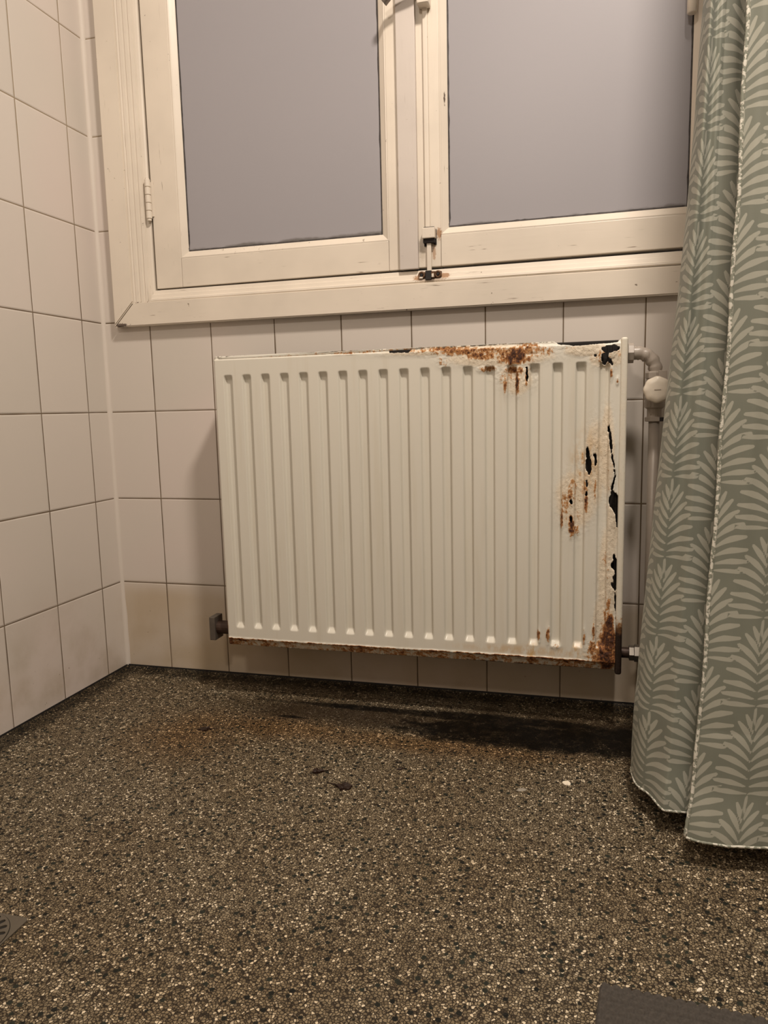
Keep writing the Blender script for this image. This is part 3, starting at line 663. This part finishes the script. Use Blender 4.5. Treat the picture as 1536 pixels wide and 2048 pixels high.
# side covers: rounded strip standing slightly proud of the front sheet
def side(x0, x1, yf, z0, z1, name):
    bm = bmesh.new()
    bx(bm, x0, x1, yf, -0.034, z0, z1)
    es = [e for e in bm.edges if abs(e.verts[0].co.x-e.verts[1].co.x) < 1e-6]
    bmesh.ops.bevel(bm, geom=list(bm.edges), offset=0.0042, segments=4, affect='EDGES', profile=0.5)
    return obj(name, bm, M['side'], rad, False)
side(1.1222, 1.1340, -0.1335, 0.1055, 0.7130, 'side_cover')
side(0.3385, 0.3475, -0.1245, 0.1110, 0.7080, 'side_cover')
box('back_panel', 0.342, 1.128, -0.052, -0.040, 0.112, 0.709, M['core'], rad, 0.002)
# dark corroded core: water channels and convector fins seen through the tears
bm = bmesh.new(); bx(bm, 0.346, 1.122, -0.1150, -0.0530, 0.129, 0.7098, 0.002)
for i in range(90): bx(bm, 0.352+i*0.0086, 0.3545+i*0.0086, -0.1178, -0.1140, 0.135, 0.705)
obj('convector_core', bm, M['core'], rad)
for bxx in (0.46, 1.02):
    bm = bmesh.new(); bx(bm, bxx, bxx+0.03, -0.041, -0.0002, 0.16, 0.66, 0.002); obj('wall_bracket', bm, M['grey_steel'], rad)
# end plug with its square wing at lower left
pl = bpy.data.objects.new('end_plug', None); C.objects.link(pl); pl.parent = rad; pl.empty_display_size = 0.02
bm = bmesh.new(); tube(bm, [(0.296, -0.088, 0.137), (0.3395, -0.088, 0.137)], 0.0145, 18)
lathe(bm, [(0.011, 0.0), (0.011, 0.006)], (0.302, -0.088, 0.137), 'x', 6); obj('plug_stub', bm, M['brown_steel'], pl, False)
bm = bmesh.new(); bx(bm, 0.2845, 0.2980, -0.106, -0.070, 0.1115, 0.1625, 0.0012); obj('plug_plate', bm, M['grey_steel'], pl)
adopt(rad)

# ------------------------------------------------------------------ valve, pipes
PX, PY = 1.1825, -0.0900
va = empty('radiator_valve', (PX, PY, 0.57), 'old grey elbow valve with white scalloped knob, upper right of the radiator', 'valve')
bm = bmesh.new(); pts = []
for k in range(13):
    t = k/12*math.pi/2; pts.append((1.1505+0.032*math.sin(t), PY, 0.6555+0.032*math.cos(t)-0.0))
pts = [(1.1345, PY, 0.6875), (1.142, PY, 0.6875)]+pts+[(PX, PY, 0.645), (PX, PY, 0.628)]
tube(bm, pts, [0.0135, 0.0125]+[0.0118+0.0010*math.sin(k*1.9) for k in range(13)]+[0.0125, 0.0125], 22)
obj('elbow', bm, M['valve'], va, True)
bm = bmesh.new(); lathe(bm, [(0.012, 0), (0.0175, 0.001), (0.0175, 0.010), (0.012, 0.011)], (1.1350, PY, 0.6875), 'x', 8)
obj('union_nut', bm, M['valve'], va)
bm = bmesh.new(); lathe(bm, [(0.013, 0), (0.0165, 0.002), (0.0165, 0.011), (0.0145, 0.014)], (PX, PY, 0.6405), 'z', 8); obj('union_nut', bm, M['valve'], va)
bm = bmesh.new()
lathe(bm, [(0.0125, 0), (0.0165, 0.003), (0.0165, 0.036), (0.0145, 0.052), (0.0125, 0.056)], (PX, PY, 0.588), 'z', 22)
lathe(bm, [(0.012, 0), (0.012, -0.022)], (PX, PY-0.010, 0.6225), 'y', 20)
bx(bm, PX+0.004, PX+0.018, PY-0.021, PY-0.004, 0.640, 0.655, 0.001)
obj('valve_body', bm, M['valve'], va, False)
bm = bmesh.new()
scal = lambda a: 1.0-0.045*(0.5-0.5*math.cos(8*a))
lathe(bm, [(0.0195, -0.030), (0.0228, -0.033), (0.0232, -0.045), (0.0226, -0.049), (0.0205, -0.0518), (0.013, -0.0530), (0.003, -0.0534)], (PX+0.0005, PY, 0.6215), 'y', 96, scal)
kn = obj('valve_knob', bm, M['cap'], va, True); kn['label'] = 'white scalloped plastic knob'
bm = bmesh.new(); bx(bm, PX-0.0050, PX+0.0060, PY-0.0541, PY-0.0530, 0.6206, 0.6222, 0.0003); obj('knob_mark', bm, M['mark'], kn)
bm = bmesh.new()
lathe(bm, [(0.013, 0), (0.0175, 0.0015), (0.0175, 0.010), (0.0145, 0.0125)], (PX, PY, 0.5905), 'z', 6)
lathe(bm, [(0.0125, 0), (0.0125, 0.018)], (PX, PY, 0.574), 'z', 20)
lathe(bm, [(0.0135, 0), (0.0160, 0.001), (0.0160, 0.0075), (0.0135, 0.0085)], (PX, PY, 0.5660), 'z', 6)
obj('lower_nut', bm, M['grey_steel'] if False else M['valve'], va)
bm = bmesh.new(); bx(bm, PX+0.008, PX+0.0175, PY-0.0175, PY-0.006, 0.5665, 0.5735, 0.001); obj('dark_clip', bm, M['black'], va)
adopt(va)
bm = bmesh.new(); tube(bm, [(PX, PY, FZ-0.012), (PX, PY, 0.30), (PX, PY, 0.5705)], 0.0093, 22)
tag(obj('heating_pipe', bm, M['pipe'], None, True), 'grey vertical heating pipe running from the valve down behind the curtain', 'pipe')
rf = empty('return_fitting', (1.150, -0.100, 0.138), 'chrome nut and return pipe at the rusty lower right corner of the radiator', 'pipe fitting')
bm = bmesh.new()
lathe(bm, [(0.010, 0), (0.0145, 0.001), (0.0145, 0.009), (0.011, 0.010)], (1.1475, -0.100, 0.1385), 'x', 6)
lathe(bm, [(0.0115, 0), (0.0165, 0.001), (0.0165, 0.011), (0.0115, 0.012)], (1.1565, -0.100, 0.1385), 'x', 6)
lathe(bm, [(0.0105, 0), (0.0105, 0.008)], (1.1665, -0.100, 0.1385), 'x', 20)
obj('chrome_nut', bm, M['chrome'], rf)
bm = bmesh.new(); lathe(bm, [(0.0100, -0.0145), (0.0100, 0.004)], (1.149, -0.100, 0.1385), 'x', 20); obj('rusty_spigot', bm, M['brown_steel'], rf)
bm = bmesh.new(); tube(bm, [(1.172, -0.100, 0.1385), (1.195, -0.100, 0.1385), (1.211, -0.100, 0.134), (1.218, -0.100, 0.120), (1.218, -0.100, FZ-0.012)], 0.0093, 18); obj('return_pipe', bm, M['pipe'], rf, True)
adopt(rf)

# ------------------------------------------------------------------ shower curtain
ZL = [0.026, 0.09, 0.17, 0.37, 0.60, 0.80, 0.96, 1.15, 1.60, 2.02]
# fold line at far left, measured at each height, and the free front edge
FL = [1.1420, 1.1430, 1.1475, 1.1610, 1.1780, 1.1940, 1.2040, 1.2130, 1.2330, 1.2480]
EX = [1.2010, 1.2110, 1.2180, 1.2280, 1.2370, 1.2440, 1.2480, 1.2500, 1.2560, 1.2600]
EY = [-0.5190, -0.5050, -0.4950, -0.4780, -0.4680, -0.4600, -0.4520, -0.4470, -0.4400, -0.4350]
rows = []
for i, z in enumerate(ZL):
    e, ey, f = EX[i], EY[i], FL[i]
    fl = 1.0-i/len(ZL)
    rows.append([(e, ey), (e+0.020, ey-0.006*fl-0.002), (e+0.060, ey-0.009), (e+0.105, ey-0.002), (e+0.15, ey+0.010), (e+0.21, ey-0.006), (e+0.28, ey+0.012), (e+0.35, ey-0.004), (e+0.43, ey+0.03),
                 (e+0.46, ey+0.065), (e+0.42, ey+0.085), (e+0.33, ey+0.070), (e+0.22, ey+0.080), (e+0.12, ey+0.060), (e+0.05, ey+0.054+0.010*fl),
                 (f+(e-f)*0.80, ey+0.064), (f+(e-f)*0.62, ey+0.067), (f+(e-f)*0.40, 0.5*(ey+0.070)-0.5*0.384), (f+(e-f)*0.14, -0.392), (f+0.002, -0.364), (f+0.002, -0.330), (f+0.020, -0.300),
                 (f+0.055, -0.285), (f+0.11, -0.290), (f+0.18, -0.270), (f+0.26, -0.290), (f+0.34, -0.270), (f+0.44, -0.285)])
RW = np.array(rows)                                 # [level, ctrl, 2]
def cr1(P, t):
    """Catmull-Rom over axis 0 at fractional index t (array)"""
    n = len(P); i = np.clip(np.floor(t).astype(int), 0, n-2); f = (t-i)[:, None]
    g = lambda k: P[np.clip(i+k, 0, n-1)]
    a, b, c, d = g(-1), g(0), g(1), g(2)
    return 0.5*((2*b)+(-a+c)*f+(2*a-5*b+4*c-d)*f**2+(-a+3*b-3*c+d)*f**3)
# arc length along the cloth at a reference level
NS = 620
tt = np.linspace(0, RW.shape[1]-1, 4000)
ref = cr1(RW[3], tt); seg = np.hypot(*np.diff(ref, axis=0).T); arc = np.concatenate([[0], np.cumsum(seg)])
SL = arc[-1]
zq = np.array(ZL)
def cloth(s, z):
    """s, z flat arrays -> xyz; smooth in both directions"""
    t = np.interp(s, arc, tt); zi = np.interp(z, zq, np.arange(len(zq)))
    i0 = np.clip(np.floor(zi).astype(int), 0, len(zq)-2); f = zi-i0
    out = np.zeros((len(s), 2))
    w = [(-f+2*f**2-f**3)/2, (2-5*f**2+3*f**3)/2, (f+4*f**2-3*f**3)/2, (-f**2+f**3)/2]
    for k, wk in enumerate(w):
        li = np.clip(i0+k-1, 0, len(zq)-1)
        v = np.zeros((len(s), 2))
        for L in np.unique(li):
            mk = li == L; v[mk] = cr1(RW[L], t[mk])
        out += v*wk[:, None]
    x = out[:, 0]; y = out[:, 1]
    ramp_ = np.clip(s/0.03, 0, 1)
    y = y+ramp_*(0.0022*np.sin(s*95+z*3.1)+0.0016*np.sin(s*210-z*5))*np.clip(z*1.2, 0.25, 1)
    x = x+0.0010*np.sin(z*31+s*20)*(1-np.clip(s/0.02, 0, 1))
    return np.stack([x, y, z], -1)
def cnormal(s, z):
    e = 0.0008
    a = cloth(s+e, z)-cloth(s-e, z); b = cloth(s, z+e)-cloth(s, z-e)
    n = np.cross(a, b); return n/np.linalg.norm(n, axis=1)[:, None]
Z0, Z1 = 0.026, 2.02
def sheet(s0, s1, z0, z1, ns, nz, off):
    s, z = np.meshgrid(np.linspace(s0, s1, ns), np.linspace(z0, z1, nz)); s, z = s.ravel(), z.ravel()
    p = cloth(s, z)
    if off: p = p+cnormal(s, z)*off
    i = np.arange(ns*nz).reshape(nz, ns)
    return p, np.stack([i[:-1, :-1], i[:-1, 1:], i[1:, 1:], i[1:, :-1]], -1).reshape(-1, 4)
# grid: fine where the photo sees the cloth, coarse where it runs out of frame
s_rear = float(np.interp(13.6, tt, arc)); s_end = float(np.interp(23.2, tt, arc))
S = np.concatenate([np.arange(0, 0.34, 0.0020), np.arange(0.34, s_rear, 0.008), np.arange(s_rear, s_end, 0.0020), np.linspace(s_end, SL, 70)])
ZZ = np.concatenate([np.arange(Z0, 1.36, 0.0024), np.linspace(1.36, Z1, 60)])
# printed leaves: (root height, angle from vertical in degrees, length, width, droop)
LEAF = [(0.080, 2, 0.034, 0.0034, 0), (0.071, 15, 0.033, 0.0050, 0.20), (0.0585, 23, 0.040, 0.0058, 0.35), (0.0465, 31, 0.044, 0.0064, 0.50),
        (0.0350, 39, 0.047, 0.0068, 0.65), (0.0235, 47, 0.048, 0.0070, 0.70), (0.0125, 57, 0.048, 0.0070, 0.65), (0.0025, 70, 0.047, 0.0066, 0.45), (-0.0055, 85, 0.045, 0.0060, 0.15)]
sd_ = np.full((len(ZZ), len(S)), 0.01, dtype=np.float32)
def stamp(pts):
    """pts: (s, z, radius) along a leaf's midrib; keeps the smallest signed distance"""
    a = np.array(pts); m_ = 0.004
    i0, i1 = np.searchsorted(S, [a[:, 0].min()-m_, a[:, 0].max()+m_]); j0, j1 = np.searchsorted(ZZ, [a[:, 1].min()-m_, a[:, 1].max()+m_])
    if i1-i0 < 1 or j1-j0 < 1: return
    sx, sz = np.meshgrid(S[i0:i1], ZZ[j0:j1]); best = sd_[j0:j1, i0:i1]
    dn = np.full(sx.shape, 0.02)
    for p, q in zip(a, a[1:]):
        dx, dz = q[0]-p[0], q[1]-p[1]
        t = np.clip(((sx-p[0])*dx+(sz-p[1])*dz)/(dx*dx+dz*dz), 0, 1)
        dn = np.minimum(dn, np.hypot(sx-p[0]-t*dx, sz-p[1]-t*dz)-(p[2]+(q[2]-p[2])*t))
    best[...] = np.minimum(np.maximum(best, 0.0016-dn), dn)       # each leaf keeps a thin dark outline where it crosses another
PS, PZ = 0.0640, 0.1150
col_i = 0; s = 0.0010
while s < SL:
    z = Z0-0.10+(0.5*PZ if col_i % 2 else 0.0)
    if s < 0.42 or s_rear-0.06 < s < s_end+0.06:
        while z < 1.40:
            for h_, ang, L, w, droop in LEAF[::-1]:
                for sgn in ((1,) if ang == 2 else (1, -1)):
                    a = math.radians(ang); x = y = 0.0; pts = []; n = 7
                    for k in range(n+1):
                        t = k/n; th = a+droop*t
                        pts.append((s+sgn*x, z+h_+y, 0.58*w*(0.18+0.82*min(1, t/0.55)**0.9)*(1-0.45*max(0, (t-0.65)/0.35)**1.5)))
                        step = (0.90*L-0.3*w)/n
                        x += math.sin(th)*step; y += math.cos(th)*step
                    stamp(pts)
            z += PZ
    s += PS; col_i += 1
gs, gz = np.meshgrid(S, ZZ); ss, zz = gs.ravel(), gz.ravel()
P0 = cloth(ss, zz); N0 = cnormal(ss, zz)
gi = np.arange(len(ss)).reshape(gs.shape)
fq = np.stack([gi[:-1, :-1], gi[:-1, 1:], gi[1:, 1:], gi[1:, :-1]], -1).reshape(-1, 4)
co = np.concatenate([P0+N0*0.0003, P0-N0*0.0003]).astype(np.float32); fc = np.concatenate([fq, fq[:, ::-1]+len(ss)])
me = bpy.data.meshes.new('shower_curtain')
me.vertices.add(len(co)); me.vertices.foreach_set('co', co.ravel())
me.loops.add(fc.size); me.loops.foreach_set('vertex_index', fc.ravel().astype(np.int32))
me.polygons.add(len(fc)); me.polygons.foreach_set('loop_start', np.arange(0, fc.size, 4, dtype=np.int32)); me.polygons.foreach_set('loop_total', np.full(len(fc), 4, dtype=np.int32))
me.update(calc_edges=True)
at = me.attributes.new('leaf', 'FLOAT', 'POINT'); at.data.foreach_set('value', np.concatenate([sd_.ravel(), sd_.ravel()]).astype(np.float32))
cur = link('shower_curtain', me, M['cloth'], None, True)
tag(cur, 'sage green shower curtain with pale palm leaves, hanging at the right', 'shower curtain')
# stitched hems: down the free edge and along the bottom
def hem(pathfn, n, r, name):
    bm = bmesh.new(); tube(bm, [pathfn(k/(n-1)) for k in range(n)], [r*(0.85+0.3*random.random()) for k in range(n)], 8); return obj(name, bm, M['hem'], cur, True)
def e1(t):
    z = np.array([Z0+(1.6-Z0)*t]); p = cloth(np.array([0.0003]), z)[0]; return (p[0], p[1]-0.0004, p[2])
def e2(t):
    p = cloth(np.array([SL*t]), np.array([Z0]))[0]; return tuple(p)
hem(e1, 300, 0.0025, 'edge_hem'); hem(e2, 500, 0.0018, 'bottom_hem')
# rail the curtain hangs from, above the frame of the photo
cr_ = empty('curtain_rail', (1.7, -0.38, 2.04), 'white curtain rail above the shower curtain', 'curtain rail')
bm = bmesh.new(); tube(bm, [(1.20, -0.38, 2.045), (RX, -0.38, 2.045)], 0.0125, 16); obj('rail', bm, M['chrome'], cr_, True)
bm = bmesh.new(); lathe(bm, [(0.03, 0), (0.03, -0.012)], (RX, -0.38, 2.045), 'x', 24); obj('rail_flange', bm, M['chrome'], cr_)
bm = bmesh.new(); tube(bm, [(1.22, -0.38, 2.05), (1.22, -0.38, CZ)], 0.006, 12); obj('rail_hanger', bm, M['chrome'], cr_, True)
adopt(cr_)

# ------------------------------------------------------------------ floor drain
dr = empty('floor_drain', (0.371, -0.870, FZ), 'square grey metal floor drain with a round slotted grate, at the lower left edge', 'drain')
def rounded_rect(w, h, r, n=8):
    o = []
    for cx, cy, a0 in ((w-r, h-r, 0), (-w+r, h-r, 90), (-w+r, -h+r, 180), (w-r, -h+r, 270)):
        for k in range(n+1):
            a = math.radians(a0+90*k/n); o.append((cx+r*math.cos(a), cy+r*math.sin(a)))
    return o
def plate_with_holes(name, outer, holes, z0, z1, mat, parent, loc):
    cu = bpy.data.curves.new(name, 'CURVE'); cu.dimensions = '2D'; cu.fill_mode = 'BOTH'; cu.extrude = (z1-z0)/2; cu.bevel_depth = 0.0
    for lp in [outer]+holes:
        sp = cu.splines.new('POLY'); sp.points.add(len(lp)-1); sp.use_cyclic_u = True
        for k, (x, y) in enumerate(lp): sp.points[k].co = (x, y, 0, 1)
    t = bpy.data.objects.new('tmp', cu); C.objects.link(t); bpy.context.view_layer.update()
    me = bpy.data.meshes.new_from_object(t.evaluated_get(bpy.context.evaluated_depsgraph_get()))
    bpy.data.objects.remove(t); me.transform(Matrix.Translation((loc[0], loc[1], (z0+z1)/2)))
    me.materials.clear()
    return link(name, me, mat, parent)
circ = lambda r, n=64: [(r*math.cos(2*math.pi*k/n), r*math.sin(2*math.pi*k/n)) for k in range(n)]
DC = (0.371, -0.870)
plate_with_holes('frame_plate', rounded_rect(0.0470, 0.0460, 0.006), [circ(0.0448)], FZ-0.001, FZ+0.0016, M['drain'], dr, DC)
sl = []
for rr, cnt_, ln in ((0.0365, 20, 0.0036), (0.0240, 12, 0.0036)):
    for k in range(cnt_):
        a = 2*math.pi*(k+0.3)/cnt_; lp = []
        for j in range(12):
            b = 2*math.pi*j/12; u = ln*0.55*(1 if math.cos(b) > 0 else -1)+0.0030*math.cos(b); v = 0.0030*math.sin(b)
            lp.append((rr*math.cos(a)+u*math.cos(a)-v*math.sin(a), rr*math.sin(a)+u*math.sin(a)+v*math.cos(a)))
        sl.append(lp)
plate_with_holes('slotted_grate', circ(0.0440), sl, FZ-0.0005, FZ+0.0024, M['drain'], dr, DC)
bm = bmesh.new(); lathe(bm, [(0.0447, FZ+0.0001), (0.0447, FZ+0.0004)], (DC[0], DC[1], 0), 'z', 40); obj('drain_well', bm, M['black'], dr)
adopt(dr)

# ------------------------------------------------------------------ bath mat
NMX, NMY = 300, 240
gx, gy = np.meshgrid(np.linspace(0, 0.46, NMX), np.linspace(0, -0.36, NMY))
row_h, cell = 0.0085, 0.0105
ri = np.floor(-gy/row_h); ph = (ri % 2)*0.5
wx = gx+0.0012*np.sin(gy*300)+0.0010*(vnoise(gx+1, gy+1, 60, 8)-0.5)
a = np.abs(np.sin(math.pi*(wx/cell+ph)))**0.5; b_ = np.abs(np.sin(math.pi*(-gy/row_h)))**0.5
hgt = 0.0020+0.0062*(a*b_)**0.8+0.0008*vnoise(gx+1, gy+1, 400, 9)
edge = np.minimum(np.minimum(gx, 0.46-gx), np.minimum(-gy, gy+0.36))
hgt = hgt*np.clip(edge/0.003, 0, 1)**0.5
th = math.radians(-3.5); mx = 1.0905+gx*math.cos(th)-gy*math.sin(th)*1.6; my = -0.770+gx*math.sin(th)+gy*math.cos(th)
i = np.arange(NMX*NMY).reshape(NMY, NMX)
fm = np.stack([i[1:, :-1], i[1:, 1:], i[:-1, 1:], i[:-1, :-1]], -1).reshape(-1, 4)
mt = grid_obj('bath_mat', np.stack([mx.ravel(), my.ravel(), FZ+0.0002+hgt.ravel()], -1), fm.tolist(), M['mat'])
tag(mt, 'dark grey knotted bath mat, its corner showing at the bottom right', 'bath mat')

# ------------------------------------------------------------------ debris on the floor
def flake(name, x, y, rx, ry, h, mat, seed, label, cat, rot=0, tail=None, group=None):
    r = random.Random(seed); bm = bmesh.new(); n = 14
    top, bot, mid = [], [], []
    rs = [r.uniform(0.62, 1.08) for _ in range(n)]
    for k in range(n):
        a = 2*math.pi*k/n; c, s_ = math.cos(a)*rx*rs[k], math.sin(a)*ry*rs[k]
        X_, Y_ = c*math.cos(rot)-s_*math.sin(rot), c*math.sin(rot)+s_*math.cos(rot)
        bot.append(bm.verts.new((x+X_, y+Y_, FZ+0.0002)))
        mid.append(bm.verts.new((x+X_*0.96, y+Y_*0.96, FZ+h*r.uniform(0.35, 0.9))))
        top.append(bm.verts.new((x+X_*0.55, y+Y_*0.55, FZ+h*r.uniform(0.55, 1.1))))
    for A_, B_ in ((bot, mid), (mid, top)):
        for k in range(n): bm.faces.new((A_[k], A_[(k+1) % n], B_[(k+1) % n], B_[k]))
    bm.faces.new(bot[::-1]); c = bm.verts.new((x, y, FZ+h*0.7))
    for k in range(n): bm.faces.new((top[k], top[(k+1) % n], c))
    if tail:
        tube(bm, [(x+rx*0.7*tail[0], y, FZ+h*0.4), (x+rx*1.4*tail[0], y+tail[1]*0.5, FZ+0.0015), (x+rx*2.0*tail[0], y+tail[1], FZ+0.0008)], [0.0012, 0.0009, 0.0004], 8)
    return tag(obj(name, bm, mat), label, cat, None, group)
GR_ = 'rust flakes fallen on the floor'
flake('rust_flake', 0.357, -0.278, 0.0125, 0.010, 0.0035, M['flake'], 1, 'dark brown rust flake on the floor, leftmost one of three', 'rust flake', 0.3, (1, 0.012), GR_)
flake('rust_flake', 0.633, -0.391, 0.0105, 0.009, 0.0050, M['flake'], 2, 'shiny curled brown rust flake on the floor, middle one of three', 'rust flake', 0.1, (1, 0.012), GR_)
flake('rust_flake', 0.694, -0.430, 0.0165, 0.0115, 0.0045, M['flake'], 3, 'largest dark rust flake, rightmost of the three brown ones on the floor', 'rust flake', 0.0, (-1, 0.008), GR_)
flake('rust_crumb', 0.766, -0.352, 0.0045, 0.004, 0.0015, M['flake'], 7, 'tiny dark rust crumb on the floor, right of the three big flakes', 'rust crumb', 0.0, (1, 0.006))
flake('paint_chip', 1.045, -0.338, 0.0075, 0.0105, 0.0018, M['chip_white'], 4, 'bright cream paint chip lying on the floor left of the curtain', 'paint chip', 0.5)
flake('paint_chip', 0.975, -0.376, 0.0095, 0.005, 0.0010, M['chip_grey'], 5, 'flat dull grey paint chip on the floor, left of the bright cream one', 'paint chip', 0.2)
flake('paint_chip', 1.191, -0.751, 0.0045, 0.0025, 0.0015, M['chip_white'], 6, 'tiny white paint chip on the floor beside the bath mat', 'paint chip', 0.8)
